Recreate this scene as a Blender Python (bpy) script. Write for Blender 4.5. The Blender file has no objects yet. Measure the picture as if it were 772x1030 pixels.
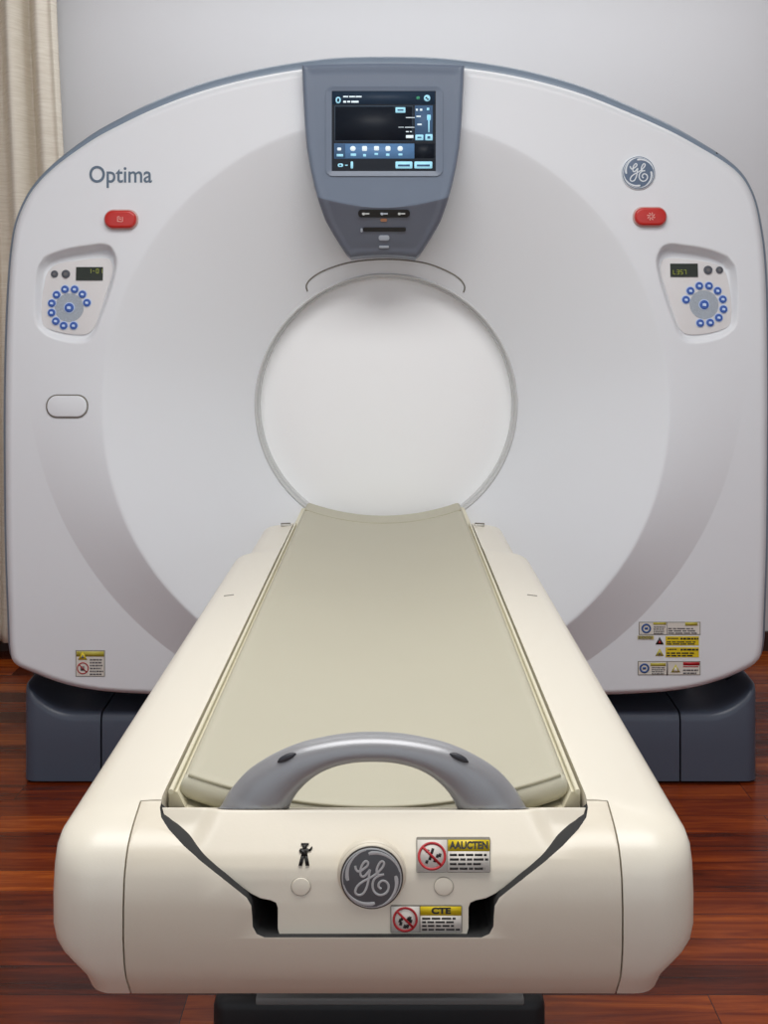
import bpy, bmesh, math, random
import numpy as np
random.seed(7)
F=1150.0; CX,CY=391.0,325.0; CAMX,CAMZ=0.016,1.228
col=bpy.context.scene.collection
PI=math.pi
def W(px,py,Y): return (CAMX+(px-CX)*Y/F, Y, CAMZ-(py-CY)*Y/F)
def XZ(px,py,Y):
    a=W(px,py,Y); return (a[0],a[2])
def sst(t):
    t=max(0.0,min(1.0,t)); return t*t*(3-2*t)
# ---------------------------------------------------------------- materials
def srgb(c):
    return tuple(((v/255)/12.92 if v/255<=.04045 else ((v/255+.055)/1.055)**2.4) for v in c)+(1,)
def mat(name,rgb,rough=.4,metal=0,spec=.5,noise=0.0,nscale=30,bump=0.0,bscale=300,coat=0,emit=0):
    m=bpy.data.materials.new(name); m.use_nodes=True
    nt=m.node_tree; b=nt.nodes['Principled BSDF']
    c=srgb(rgb)
    b.inputs['Base Color'].default_value=c; b.inputs['Roughness'].default_value=rough
    b.inputs['Metallic'].default_value=metal; b.inputs['Specular IOR Level'].default_value=spec
    b.inputs['Coat Weight'].default_value=coat; b.inputs['Coat Roughness'].default_value=.15
    tc=nt.nodes.new('ShaderNodeTexCoord')
    if noise>0:
        n=nt.nodes.new('ShaderNodeTexNoise'); n.inputs['Scale'].default_value=nscale; n.inputs['Detail'].default_value=4
        nt.links.new(tc.outputs['Object'],n.inputs['Vector'])
        r=nt.nodes.new('ShaderNodeMapRange'); r.inputs['To Min'].default_value=1-noise; r.inputs['To Max'].default_value=1+noise
        nt.links.new(n.outputs['Fac'],r.inputs['Value'])
        h=nt.nodes.new('ShaderNodeHueSaturation'); h.inputs['Color'].default_value=c
        nt.links.new(r.outputs['Result'],h.inputs['Value']); nt.links.new(h.outputs['Color'],b.inputs['Base Color'])
    if bump>0:
        n=nt.nodes.new('ShaderNodeTexNoise'); n.inputs['Scale'].default_value=bscale; n.inputs['Detail'].default_value=2
        nt.links.new(tc.outputs['Object'],n.inputs['Vector'])
        bp=nt.nodes.new('ShaderNodeBump'); bp.inputs['Strength'].default_value=bump; bp.inputs['Distance'].default_value=.001
        nt.links.new(n.outputs['Fac'],bp.inputs['Height']); nt.links.new(bp.outputs['Normal'],b.inputs['Normal'])
    if emit:
        b.inputs['Emission Color'].default_value=c; b.inputs['Emission Strength'].default_value=emit
    return m
M={}
M['gantry']=mat('gantry_plastic',(232,235,239),.38,noise=.012,nscale=3,bump=.05)
M['rim']=mat('blue_grey_rim',(130,144,160),.3,noise=.02)
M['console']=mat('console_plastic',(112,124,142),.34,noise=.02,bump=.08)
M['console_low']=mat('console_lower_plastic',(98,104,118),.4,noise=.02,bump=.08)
M['cream']=mat('cream_plastic',(230,224,208),.33,noise=.012,nscale=4,bump=.05,coat=.15)
M['panelcream']=mat('panel_cream',(221,213,195),.33,noise=.012,nscale=4,bump=.05,coat=.1)
M['cradle']=mat('ivory_cradle',(222,216,190),.35,noise=.015)
M['pad']=mat('pad_vinyl',(186,182,162),.5,noise=.02,nscale=6,bump=.12,bscale=500)
M['padend']=mat('pad_end_vinyl',(188,182,158),.5,noise=.02,nscale=6,bump=.12,bscale=500)
M['piping']=mat('pad_piping',(176,171,148),.5)
M['silver']=mat('silver_plastic',(154,155,158),.32,metal=.3,noise=.02,nscale=20,bump=.05)
M['dark']=mat('dark_gap',(28,29,30),.7)
M['slot']=mat('slot_dark',(52,54,60),.5)
M['seam']=mat('seam_grey',(120,116,108),.6)
M['base']=mat('base_blue_grey',(76,84,99),.38,noise=.03,nscale=5,bump=.08)
M['black']=mat('matte_black',(22,23,26),.5)
M['greyedge']=mat('base_plate_grey',(120,120,118),.5)
M['bore']=mat('bore_white',(253,254,255),.5)
M['borering']=mat('bore_ring_white',(205,206,206),.35)
M['red']=mat('estop_red',(196,34,24),.3,coat=.4)
M['redmark']=mat('estop_mark',(240,190,180),.5)
M['bezelr']=mat('estop_bezel',(200,170,165),.4)
M['keyblue']=mat('key_blue',(50,92,176),.35,coat=.3)
M['keyglyph']=mat('key_glyph',(200,220,250),.5)
M['keyglow']=mat('key_pale_blue',(190,208,238),.5)
M['keypanel']=mat('keypad_overlay',(224,222,222),.4)
M['keyring']=mat('keypad_ring_grey',(165,174,184),.5,noise=.5,nscale=420)
M['keygrey']=mat('key_grey',(78,82,90),.4)
M['lcd']=mat('lcd_dark',(40,46,38),.25)
M['lcdt']=mat('lcd_text',(150,160,60),.5,emit=.25)
M['badge']=mat('badge_grey',(92,95,98),.4,noise=.06,nscale=300)
M['badgeb']=mat('badge_blue_grey',(98,116,140),.4,noise=.05,nscale=200)
M['mark']=mat('badge_mark',(196,198,198),.35)
M['markw']=mat('badge_mark_white',(226,232,238),.35)
M['darkring']=mat('badge_dark_ring',(70,66,60),.4)
M['logo']=mat('lettering_grey',(98,116,134),.45)
M['label']=mat('label_white',(220,215,206),.65,spec=.2)
M['labedge']=mat('label_border',(120,116,106),.5)
M['yellow']=mat('label_yellow',(222,196,30),.45)
M['yellow2']=mat('label_olive',(190,178,70),.5)
M['sred']=mat('sign_red',(176,28,36),.45)
M['sblue']=mat('sign_blue',(58,92,150),.45)
M['ink']=mat('ink_black',(34,32,30),.5)
M['ink2']=mat('ink_grey',(110,108,110),.5)
M['symw']=mat('symbol_pale',(176,184,196),.5)
M['steel']=mat('steel',(190,188,182),.3,metal=.8)
M['capring']=mat('cap_ring',(172,166,152),.5)
def screen(name,rgb,e): return mat(name,rgb,.5,spec=.25,emit=e)
M['s_bg']=screen('screen_black',(18,24,33),.35)
M['s_mid']=screen('screen_navy',(30,44,60),.45)
M['s_bar']=screen('screen_blue',(78,112,150),.5)
M['s_side']=screen('screen_slate',(60,84,112),.5)
M['s_lt']=screen('screen_cyan',(150,205,225),.6)
M['s_wh']=screen('screen_white',(210,225,232),.6)
M['s_gr']=screen('screen_green',(60,130,100),.5)
M['s_ln']=screen('screen_line',(64,78,92),.4)

def wall_mat():
    m=mat('wall_paint',(224,224,226),.75,noise=.01,nscale=1.5,bump=.05,bscale=200); return m
M['wall']=wall_mat(); M['ceil']=mat('ceiling_paint',(235,235,233),.85,noise=.01)
def floor_mat():
    m=bpy.data.materials.new('wood_planks'); m.use_nodes=True; nt=m.node_tree; b=nt.nodes['Principled BSDF']
    N=nt.nodes.new; L=nt.links.new
    tc=N('ShaderNodeTexCoord')
    br=N('ShaderNodeTexBrick'); br.inputs['Scale'].default_value=1; br.inputs['Brick Width'].default_value=.95; br.inputs['Row Height'].default_value=.095
    br.inputs['Mortar Size'].default_value=.0009; br.inputs['Mortar Smooth'].default_value=.3; br.inputs['Bias'].default_value=0; br.offset=.37; br.offset_frequency=3
    br.inputs['Color1'].default_value=(0,0,0,1); br.inputs['Color2'].default_value=(1,1,1,1); br.inputs['Mortar'].default_value=(0,0,0,1)
    L(tc.outputs['Object'],br.inputs['Vector'])
    mp=N('ShaderNodeMapping'); mp.inputs['Scale'].default_value=(2.6,34,1); L(tc.outputs['Object'],mp.inputs['Vector'])
    # shift the grain by plank
    ad=N('ShaderNodeVectorMath'); ad.operation='ADD'
    ml=N('ShaderNodeVectorMath'); ml.operation='SCALE'; ml.inputs['Scale'].default_value=37
    L(br.outputs['Color'],ml.inputs[0]); L(mp.outputs['Vector'],ad.inputs[0]); L(ml.outputs['Vector'],ad.inputs[1])
    n=N('ShaderNodeTexNoise'); n.inputs['Scale'].default_value=1.3; n.inputs['Detail'].default_value=8; n.inputs['Roughness'].default_value=.65; n.inputs['Distortion'].default_value=.6
    L(ad.outputs['Vector'],n.inputs['Vector'])
    mix=N('ShaderNodeMath'); mix.operation='MULTIPLY_ADD'; mix.inputs[1].default_value=.55
    L(br.outputs['Color'],mix.inputs[0])
    s=N('ShaderNodeMath'); s.operation='MULTIPLY_ADD'; s.inputs[1].default_value=1.25; s.inputs[2].default_value=-.36; L(n.outputs['Fac'],s.inputs[0]); L(s.outputs[0],mix.inputs[2])
    cr=N('ShaderNodeValToRGB'); e=cr.color_ramp.elements
    e[0].position=0; e[0].color=srgb((46,15,6)); e[1].position=1; e[1].color=srgb((196,102,36))
    for p,c in ((.3,(82,29,11)),(.55,(122,47,15)),(.78,(156,70,22))):
        k=e.new(p); k.color=srgb(c)
    L(mix.outputs[0],cr.inputs['Fac'])
    mm=N('ShaderNodeMix'); mm.data_type='RGBA'; mm.inputs[7].default_value=srgb((34,12,8)); L(br.outputs['Fac'],mm.inputs[0]); L(cr.outputs['Color'],mm.inputs[6])
    L(mm.outputs[2],b.inputs['Base Color'])
    b.inputs['Roughness'].default_value=.24; b.inputs['Specular IOR Level'].default_value=.26
    bp=N('ShaderNodeBump'); bp.inputs['Strength'].default_value=.12; bp.inputs['Distance'].default_value=.002
    L(n.outputs['Fac'],bp.inputs['Height']); L(bp.outputs['Normal'],b.inputs['Normal'])
    return m
M['floor']=floor_mat()
def fabric():
    m=bpy.data.materials.new('curtain_linen'); m.use_nodes=True; nt=m.node_tree; b=nt.nodes['Principled BSDF']
    N=nt.nodes.new; L=nt.links.new
    tc=N('ShaderNodeTexCoord'); mp=N('ShaderNodeMapping'); mp.inputs['Scale'].default_value=(14,14,220); L(tc.outputs['Object'],mp.inputs['Vector'])
    n=N('ShaderNodeTexNoise'); n.inputs['Scale'].default_value=1; n.inputs['Detail'].default_value=5; L(mp.outputs['Vector'],n.inputs['Vector'])
    cr=N('ShaderNodeValToRGB'); e=cr.color_ramp.elements; e[0].position=.3; e[0].color=srgb((226,216,198)); e[1].position=.7; e[1].color=srgb((243,235,220))
    L(n.outputs['Fac'],cr.inputs['Fac']); L(cr.outputs['Color'],b.inputs['Base Color']); b.inputs['Roughness'].default_value=.9
    bp=N('ShaderNodeBump'); bp.inputs['Strength'].default_value=.1; bp.inputs['Distance'].default_value=.001
    L(n.outputs['Fac'],bp.inputs['Height']); L(bp.outputs['Normal'],b.inputs['Normal'])
    return m
M['linen']=fabric()
# ---------------------------------------------------------------- object helpers
def finish(name,me,m,parent=None,angle=35,smooth=True):
    ms=m if isinstance(m,(list,tuple)) else [m]
    for q in ms:
        if len(me.materials)<len(ms): me.materials.append(q)
    me.polygons.foreach_set('use_smooth',[smooth]*len(me.polygons))
    if smooth and angle: me.set_sharp_from_angle(angle=math.radians(angle))
    me.update()
    o=bpy.data.objects.new(name,me); col.objects.link(o)
    if parent is not None:
        o.parent=parent
        if parent.type=='EMPTY': o.location=(-parent.location.x,-parent.location.y,-parent.location.z)
    return o
def mesh(name,vs,fs,m,parent=None,angle=35,recalc=True):
    me=bpy.data.meshes.new(name); me.from_pydata([tuple(v) for v in vs],[],fs)
    if recalc:
        bm=bmesh.new(); bm.from_mesh(me); bmesh.ops.recalc_face_normals(bm,faces=bm.faces); bm.to_mesh(me); bm.free()
    return finish(name,me,m,parent,angle)
def empty(name,loc,label,cat,group=None):
    o=bpy.data.objects.new(name,None); o.location=loc; o.empty_display_size=.1; col.objects.link(o)
    o['label']=label; o['category']=cat
    if group: o['group']=group
    return o
def offset(poly,d):
    """inset a closed polygon (x,z) by d towards its inside"""
    n=len(poly); area=sum(poly[i][0]*poly[(i+1)%n][1]-poly[(i+1)%n][0]*poly[i][1] for i in range(n))
    s=1 if area>0 else -1; out=[]
    for i in range(n):
        a,b,c=poly[i-1],poly[i],poly[(i+1)%n]
        e1=(b[0]-a[0],b[1]-a[1]); e2=(c[0]-b[0],c[1]-b[1])
        l1=math.hypot(*e1) or 1e-9; l2=math.hypot(*e2) or 1e-9
        n1=(-e1[1]/l1*s,e1[0]/l1*s); n2=(-e2[1]/l2*s,e2[0]/l2*s)
        nx,nz=n1[0]+n2[0],n1[1]+n2[1]; l=math.hypot(nx,nz) or 1e-9; nx/=l;nz/=l
        k=max(.35,nx*n1[0]+nz*n1[1])
        out.append((b[0]+nx*d/k,b[1]+nz*d/k))
    return out
def plate_data(poly,y,th,bev=0.0,seg=3,yf=None):
    """closed slab: outline poly in (x,z), back at y, front (towards the camera) at y-th, rounded front edge"""
    yf=yf or (lambda x,z:0.0)
    rings=[[(x,y+yf(x,z),z) for x,z in poly]]
    if bev<=0: rings.append([(x,y-th+yf(x,z),z) for x,z in poly])
    else:
        for k in range(seg+1):
            a=PI/2*k/seg; p=offset(poly,bev*(1-math.cos(a)))
            rings.append([(x,y-th+bev-bev*math.sin(a)+yf(x,z),z) for x,z in p])
    n=len(poly); vs=[v for r in rings for v in r]; fs=[]
    for k in range(len(rings)-1):
        for i in range(n):
            j=(i+1)%n; fs.append((k*n+i,k*n+j,(k+1)*n+j,(k+1)*n+i))
    fs.append(tuple(range(n))[::-1]); fs.append(tuple((len(rings)-1)*n+i for i in range(n)))
    return vs,fs
def plate(name,poly,y,th,m,parent=None,bev=0.0,seg=3,yf=None,angle=35):
    vs,fs=plate_data(poly,y,th,bev,seg,yf); return mesh(name,vs,fs,m,parent,angle)
class MB:
    def __init__(s): s.v=[];s.f=[]
    def add(s,vs,fs):
        o=len(s.v); s.v+=[tuple(v) for v in vs]; s.f+=[tuple(i+o for i in f) for f in fs]; return s
    def plate(s,*a,**k): return s.add(*plate_data(*a,**k))
    def tube(s,*a,**k): return s.add(*tube_data(*a,**k))
    def build(s,name,m,parent=None,angle=35): return mesh(name,s.v,s.f,m,parent,angle)
def rect(x0,z0,x1,z1,r=0,n=5):
    if r<=0: return [(x0,z0),(x1,z0),(x1,z1),(x0,z1)]
    x0,x1=min(x0,x1),max(x0,x1); z0,z1=min(z0,z1),max(z0,z1); r=min(r,(x1-x0)/2-1e-6,(z1-z0)/2-1e-6)
    out=[]
    for cx,cz,a0 in ((x1-r,z0+r,-90),(x1-r,z1-r,0),(x0+r,z1-r,90),(x0+r,z0+r,180)):
        for k in range(n+1):
            a=math.radians(a0+90*k/n); out.append((cx+r*math.cos(a),cz+r*math.sin(a)))
    return out
def circle(cx,cz,r,n=40,sz=1): return [(cx+r*math.cos(2*PI*k/n),cz+r*sz*math.sin(2*PI*k/n)) for k in range(n)]
def tube_data(pts,r,n=8,flat=1.0,closed=False):
    """round tube through 3D points; r number or list; flat scales it along y"""
    from mathutils import Vector
    P=[Vector(p) for p in pts]; N=len(P); R=r if isinstance(r,(list,tuple)) else [r]*N
    vs=[];fs=[]
    for i in range(N):
        if closed: t=(P[(i+1)%N]-P[i-1])
        else: t=P[min(i+1,N-1)]-P[max(i-1,0)]
        if t.length<1e-9: t=Vector((1,0,0))
        t.normalize()
        yv=Vector((0,1,0))
        if abs(t.dot(yv))>.95: yv=Vector((1,0,0))
        a=t.cross(yv).normalized(); b=t.cross(a).normalized()
        for k in range(n):
            th=2*PI*k/n; vs.append(P[i]+a*R[i]*math.cos(th)+b*R[i]*flat*math.sin(th))
    M_=N if closed else N-1
    for i in range(M_):
        i2=(i+1)%N
        for k in range(n):
            k2=(k+1)%n; fs.append((i*n+k,i*n+k2,i2*n+k2,i2*n+k))
    if not closed:
        fs.append(tuple(range(n))); fs.append(tuple((N-1)*n+k for k in range(n)))
    return vs,fs
def tube(name,pts,r,m,parent=None,**k):
    vs,fs=tube_data(pts,r,**k); return mesh(name,vs,fs,m,parent,60)
def catmull(p,n=8,closed=False):
    out=[];N=len(p)
    rng=range(N) if closed else range(N-1)
    for i in rng:
        g=lambda j:(p[j%N] if closed else p[max(0,min(N-1,j))])
        a,b,c,d=g(i-1),g(i),g(i+1),g(i+2)
        for k in range(n):
            t=k/n
            out.append(tuple(.5*(2*b[q]+(c[q]-a[q])*t+(2*a[q]-5*b[q]+4*c[q]-d[q])*t*t+(3*b[q]-a[q]-3*c[q]+d[q])*t**3) for q in range(len(b))))
    if not closed: out.append(tuple(p[-1]))
    return out
def box_data(x0,x1,y0,y1,z0,z1):
    return [(x,y,z) for x in (x0,x1) for y in (y0,y1) for z in (z0,z1)],[(0,1,3,2),(4,6,7,5),(0,4,5,1),(2,3,7,6),(0,2,6,4),(1,5,7,3)]
def rbox(name,x0,x1,y0,y1,z0,z1,b,m,parent=None,seg=3):
    me=bpy.data.meshes.new(name); v,f=box_data(x0,x1,y0,y1,z0,z1); me.from_pydata(v,[],f)
    bm=bmesh.new(); bm.from_mesh(me); bmesh.ops.recalc_face_normals(bm,faces=bm.faces)
    if b>0: bmesh.ops.bevel(bm,geom=bm.edges[:],offset=b,segments=seg,profile=.5,affect='EDGES')
    bm.to_mesh(me); bm.free(); return finish(name,me,m,parent)
def text(name,s,size,cx,y,cz,m,parent,sx=1.0,extr=.0006,align='CENTER',bold=0):
    cu=bpy.data.curves.new(name+'_text','FONT'); cu.body=s; cu.size=size; cu.extrude=extr; cu.align_x=align; cu.align_y='CENTER'; cu.offset=bold
    t=bpy.data.objects.new('tmp',cu); col.objects.link(t)
    dg=bpy.context.evaluated_depsgraph_get(); me=bpy.data.meshes.new_from_object(t.evaluated_get(dg)); 
    bpy.data.objects.remove(t); bpy.data.curves.remove(cu)
    me.name=name
    for v in me.vertices: v.co=(cx+v.co.x*sx, y-v.co.z, cz+v.co.y)
    me.materials.clear(); return finish(name,me,m,parent,smooth=False)
def text_w(me): xs=[v.co.x for v in me.vertices]; return max(xs)-min(xs)
def boolean(o,cut,op,bev=0):
    md=o.modifiers.new('b','BOOLEAN'); md.operation=op; md.object=cut; md.solver='EXACT'
    if bev:
        m2=o.modifiers.new('v','BEVEL'); m2.width=bev; m2.segments=2; m2.limit_method='ANGLE'; m2.angle_limit=math.radians(38); m2.harden_normals=False
    bpy.context.view_layer.update()
    dg=bpy.context.evaluated_depsgraph_get(); me=bpy.data.meshes.new_from_object(o.evaluated_get(dg))
    o.modifiers.clear(); old=o.data; o.data=me
    me.polygons.foreach_set('use_smooth',[True]*len(me.polygons)); me.set_sharp_from_angle(angle=math.radians(32))
    return o
def tmp(vs,fs,m=None):
    o=mesh('cutter',vs,fs,m or M['dark']); return o
def kill(o): bpy.data.objects.remove(o,do_unlink=True)
def prism_y(poly,y0,y1):
    n=len(poly); vs=[(x,y0,z) for x,z in poly]+[(x,y1,z) for x,z in poly]
    fs=[(i,(i+1)%n,n+(i+1)%n,n+i) for i in range(n)]+[tuple(range(n))[::-1],tuple(n+i for i in range(n))]
    return vs,fs
# ================================================================ ROOM
def struct(o,):
    o['kind']='structure'; return o
XL,XR,YB,YF,ZC=-2.5,2.5,4.3,-2.2,2.75
struct(mesh('floor',*box_data(XL,XR,YF,YB,-.05,0),M['floor']))
struct(mesh('ceiling',*box_data(XL,XR,YF,YB,ZC,ZC+.05),M['ceil']))
struct(mesh('wall_back',*box_data(XL,XR,YB,YB+.05,0,ZC),M['wall']))
struct(mesh('wall_left',*box_data(XL-.05,XL,YF,YB,0,ZC),M['wall']))
struct(mesh('wall_right',*box_data(XR,XR+.05,YF,YB,0,ZC),M['wall']))
M['trim']=mat('dark_skirting',(60,36,28),.5,noise=.1)
struct(mesh('baseboard_back',*box_data(XL,XR,YB-.018,YB,0,.07),M['trim']))
# curtain: a hanging cloth whose folds gather towards the top
def curtain():
    NX,NZ=220,60; z0,z1=.055,2.72; vs=[]
    for j in range(NZ+1):
        v=j/NZ; z=z0+(z1-z0)*v
        for i in range(NX+1):
            u=i/NX
            xr=-1.155-.055*sst((z-1.2)/1.5); xl=-2.05
            x=xl+(xr-xl)*u
            w=u*7.5*2*PI
            ph=.35*math.sin(u*9+1)+.25*math.sin(v*2.2+u*20)
            amp=.042*(.75+.25*math.sin(u*23+.8))
            y=4.19+amp*math.sin(w*.95+ph)+.012*math.sin(w*2.1+v*1.6+.5)
            x+=.010*math.cos(w*.95+ph+1)
            vs.append((x,y,z))
    n=NX+1
    fs=[(j*n+i,j*n+i+1,(j+1)*n+i+1,(j+1)*n+i) for j in range(NZ) for i in range(NX)]
    o=mesh('curtain',vs,fs,M['linen'],recalc=False,angle=0)
    md=o.modifiers.new('s','SOLIDIFY'); md.thickness=.002
    o['label']='cream linen curtain hanging in folds at the left behind the scanner'; o['category']='curtain'
curtain()
# ================================================================ GANTRY
G=empty('ct_scanner',(.008,3.4,0),'white ring-shaped CT scanner with blue-grey display console standing against the wall','medical scanner')
GX=.008
YG=3.0
left=[(388,65),(340,66),(300,70.5),(260,77.5),(220,87),(185,98),(150,112),(120,126.5),(95,140),(66,160),(46,177),(33,192),(25,206),(18.5,222),(14.5,240),(11,272),(8,330),(6.5,400),(6.5,470),(7.5,550),(10,620),(11.5,652),(16,666),(32,674),(60,685),(90,692),(130,696),(200,698),(388,698)]
right=[(436,66),(476,70),(516,76.5),(556,86),(591,97),(626,111),(656,124),(681,136),(712,153.5),(728,163.5),(740,173),(749,184),(757,201),(762,222),(766.5,252),(769,290),(770,340),(770.5,400),(770,470),(769,550),(766.5,620),(765,650),(760,664),(744,674),(716,685),(686,692),(646,696),(576,698)]
outl=[XZ(px,py,3.04) for px,py in left+right[::-1]]
outl=catmull(outl,10,True)
C0=(GX,1.000)
ang=np.array([math.atan2(z-C0[1],x-C0[0]) for x,z in outl]); rad=np.array([math.hypot(z-C0[1],x-C0[0]) for x,z in outl])
o_=np.argsort(ang); ang=ang[o_]; rad=rad[o_]
ang=np.concatenate([ang-2*PI,ang,ang+2*PI]); rad=np.tile(rad,3)
def Rout(th): return np.interp(th,ang,rad)
def circ_dist(th,cz,R):
    # distance along direction th from C0 to the circle centred (GX,cz)
    dz=cz-C0[1]; b=dz*np.sin(th); return b+np.sqrt(R*R-dz*dz*np.cos(th)**2)
RIN=.3640; ZB=1.026; RB=.741; RC=.942; ZCc=1.121; YBORE=3.19
def funnelY(t,yb):   # t 0 at the outer circle, 1 at the bore
    return yb+(YBORE-yb)*(t**1.05*.9+.1*t*t)
NT=1900
def front_cover():
    th=np.linspace(0,2*PI,NT,endpoint=False); c,s=np.cos(th),np.sin(th)
    rD=Rout(th); rE=rD-.030
    rB=np.minimum(circ_dist(th,ZB,RB),rE-.012)
    rC=np.minimum(circ_dist(th,ZCc,RC),rE-.004); rC=np.maximum(rC,rB+.006)
    zB=C0[1]+rB*s
    g=np.clip((1.16-zB)/.6,0,1); g=g*g*(3-2*g); yb=YG-.052*g
    rings=[]
    def ring(r,y): rings.append(np.stack([C0[0]+r*c,np.broadcast_to(y,r.shape),C0[1]+r*s],1))
    ring(np.full(NT,RIN),YBORE+.012)
    for k in range(0,131):
        t=1-k/130; ring(rB+(RIN-rB)*t, funnelY(max(t,0),yb))
    for k in range(1,61):
        t=k/60; h=t if t<.85 else t-(t-.85)**2*0; h=t*(1+.12*(1-t)); ring(rB+(rC-rB)*t, yb+(YG-yb)*h)
    for k in range(1,121):
        t=k/120; ring(rC+(rE-rC)*t, np.full(NT,YG))
    for k in range(1,13):
        a=PI/2*k/12; ring(rE+(rD-rE)*math.sin(a), np.full(NT,YG+.045*(1-math.cos(a))))
    ring(rD,np.full(NT,YG+.075))
    V=np.concatenate(rings)
    # soften the crest where the bowl meets the outer face
    nr=len(rings)
    Y=V[:,1].reshape(nr,NT)
    for it in range(3):
        Y[126:138]=(Y[125:137]+2*Y[126:138]+Y[127:139])/4
    V[:,1]=Y.ravel()
    # moulded recesses of the two control panels
    for mir in (0,1):
        P=np.array(catmull([pp(px,py,mir) for px,py in REC],6,True))
        x,z=V[:,0],V[:,2]
        m=(x>P[:,0].min()-.01)&(x<P[:,0].max()+.01)&(z>P[:,1].min()-.01)&(z<P[:,1].max()+.01)
        idx=np.nonzero(m)[0]; X=x[idx];Z=z[idx]
        ins=np.zeros(len(idx),bool); dist=np.full(len(idx),9.)
        for i in range(len(P)):
            a=P[i];b=P[(i+1)%len(P)]
            cond=((a[1]>Z)!=(b[1]>Z)); 
            with np.errstate(divide='ignore',invalid='ignore'):
                xi=(b[0]-a[0])*(Z-a[1])/(b[1]-a[1])+a[0]
            ins^=cond&(X<xi)
            e=b-a; L2=(e**2).sum(); t=np.clip(((X-a[0])*e[0]+(Z-a[1])*e[1])/L2,0,1)
            dist=np.minimum(dist,np.hypot(X-a[0]-t*e[0],Z-a[1]-t*e[1]))
        sd=np.where(ins,dist,-dist)
        q=np.clip((sd+.003)/.017,0,1); q=q*q*(3-2*q)
        V[idx,1]+=q*recd(Z)
    me=bpy.data.meshes.new('front_cover')
    n=NT; i=np.arange(NT); j=(i+1)%NT
    F_=[]
    for k in range(nr-1):
        F_.append(np.stack([k*n+i,(k+1)*n+i,(k+1)*n+j,k*n+j],1))
    F_=np.concatenate(F_).astype(np.int32)
    me.vertices.add(len(V)); me.vertices.foreach_set('co',V.astype(np.float32).ravel())
    me.loops.add(F_.size); me.loops.foreach_set('vertex_index',F_.ravel())
    me.polygons.add(len(F_)); me.polygons.foreach_set('loop_start',np.arange(0,F_.size,4,dtype=np.int32))
    me.update(calc_edges=True)
    return finish('front_cover',me,M['gantry'],G,angle=0)
REC=[(41,264),(48.5,257.5),(67,251),(91,247),(104,246),(112,250),(116.5,262),(114,280),(108,301),(101.5,319),(95.5,335),(87,343.5),(74,344.5),(54,340),(43,333.5),(36.5,323),(35.5,295),(37,273)]
FACE=[(45.5,272),(54,265),(76,261),(103,259),(110,264),(110.5,275),(104,297),(98,317),(93,330),(85,336.5),(67,336),(49,331.5),(41,325),(39.5,304),(42,283)]
def pp(px,py,mir,Y=3.0):
    x,z=XZ(px,py,Y)
    if mir: x=2*GX-x+.003; 
    return (x,z)
Z1=XZ(0,258,3)[1]; Z0=XZ(0,338,3)[1]
def recd(z): return .014+(.034-.014)*np.clip((z-Z0)/(Z1-Z0),-.2,1.2)
front_cover()
# blue-grey rim band and rear shell
def band(name,offs,m):
    """rings at (radial offset, Y) round the gantry outline"""
    n=720; th=[2*PI*k/n for k in range(n)]
    vs=[];fs=[]
    for (d,y) in offs:
        for t in th:
            # offset along the outline normal, approximated on the x and z axes
            r=float(Rout(t)); r2=float(Rout(t+.004)); r1=float(Rout(t-.004)); dr=(r2-r1)/.008
            nx,nz=r*math.cos(t)+dr*math.sin(t), r*math.sin(t)-dr*math.cos(t); l=math.hypot(nx,nz)
            kk=1+.5*sst((C0[1]+r*math.sin(t)-1.55)/.33) if d>0 else 1; vs.append((C0[0]+r*math.cos(t)+nx/l*d*kk,y,C0[1]+r*math.sin(t)+nz/l*d*kk))
    K=len(offs)
    for k in range(K-1):
        for i in range(n): j=(i+1)%n; fs.append((k*n+i,k*n+j,(k+1)*n+j,(k+1)*n+i))
    return vs,fs,n,K
vs,fs,n,K=band('rim',[(-.03,3.066),(.004,3.066),(.014,3.069),(.020,3.077),(.021,3.10),(.018,3.14),(-.02,3.15)],None)
vs=[(x,y,z if z>.9 else max(z,.27)) for x,y,z in vs]
mesh('rim_band',vs,fs,M['rim'],G,50)
vs,fs,n,K=band('rear',[(-.05,3.12),(-.002,3.12),(0,3.2),(-.02,3.6),(-.05,3.78),(-.10,3.84),(-.25,3.86)],None)
fs.append(tuple((K-1)*n+i for i in range(n)))
mesh('rear_shell',vs,fs,M['gantry'],G,50)
# bore: ring, tube and the white cover closing it
def lathe(name,prof,m,parent,cz,n=160,closed=False,cap=False):
    vs=[];fs=[]
    for r,y in prof:
        for k in range(n):
            a=2*PI*k/n; vs.append((GX+r*math.cos(a),y,cz+r*math.sin(a)))
    K=len(prof)
    for k in range(K-1+(1 if closed else 0)):
        for i in range(n): j=(i+1)%n; k2=(k+1)%K; fs.append((k*n+i,k*n+j,k2*n+j,k2*n+i))
    if cap: fs.append(tuple((K-1)*n+i for i in range(n)))
    return mesh(name,vs,fs,m,parent,35)
BZ=1.000
lathe('bore_ring',[(.3685,YBORE+.004),(.367,YBORE-.003),(.3635,YBORE-.005),(.3605,YBORE-.002),(.3595,YBORE+.004),(.3585,YBORE+.07),(.3685,YBORE+.07)],M['borering'],G,BZ,closed=True)
lathe('bore_liner',[(.361,YBORE+.02),(.3612,YBORE+.014),(.3555,YBORE+.014),(.3545,YBORE+.08),(.361,YBORE+.08)],M['borering'],G,BZ,closed=True)
bc=lathe('bore_cover',[(.3555,YBORE+.05),(.30,YBORE+.048),(.2,YBORE+.0465),(.1,YBORE+.0455),(.02,YBORE+.045)],M['bore'],G,BZ,cap=True)
bc['label']='plain white disc closing the scanner bore'
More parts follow.
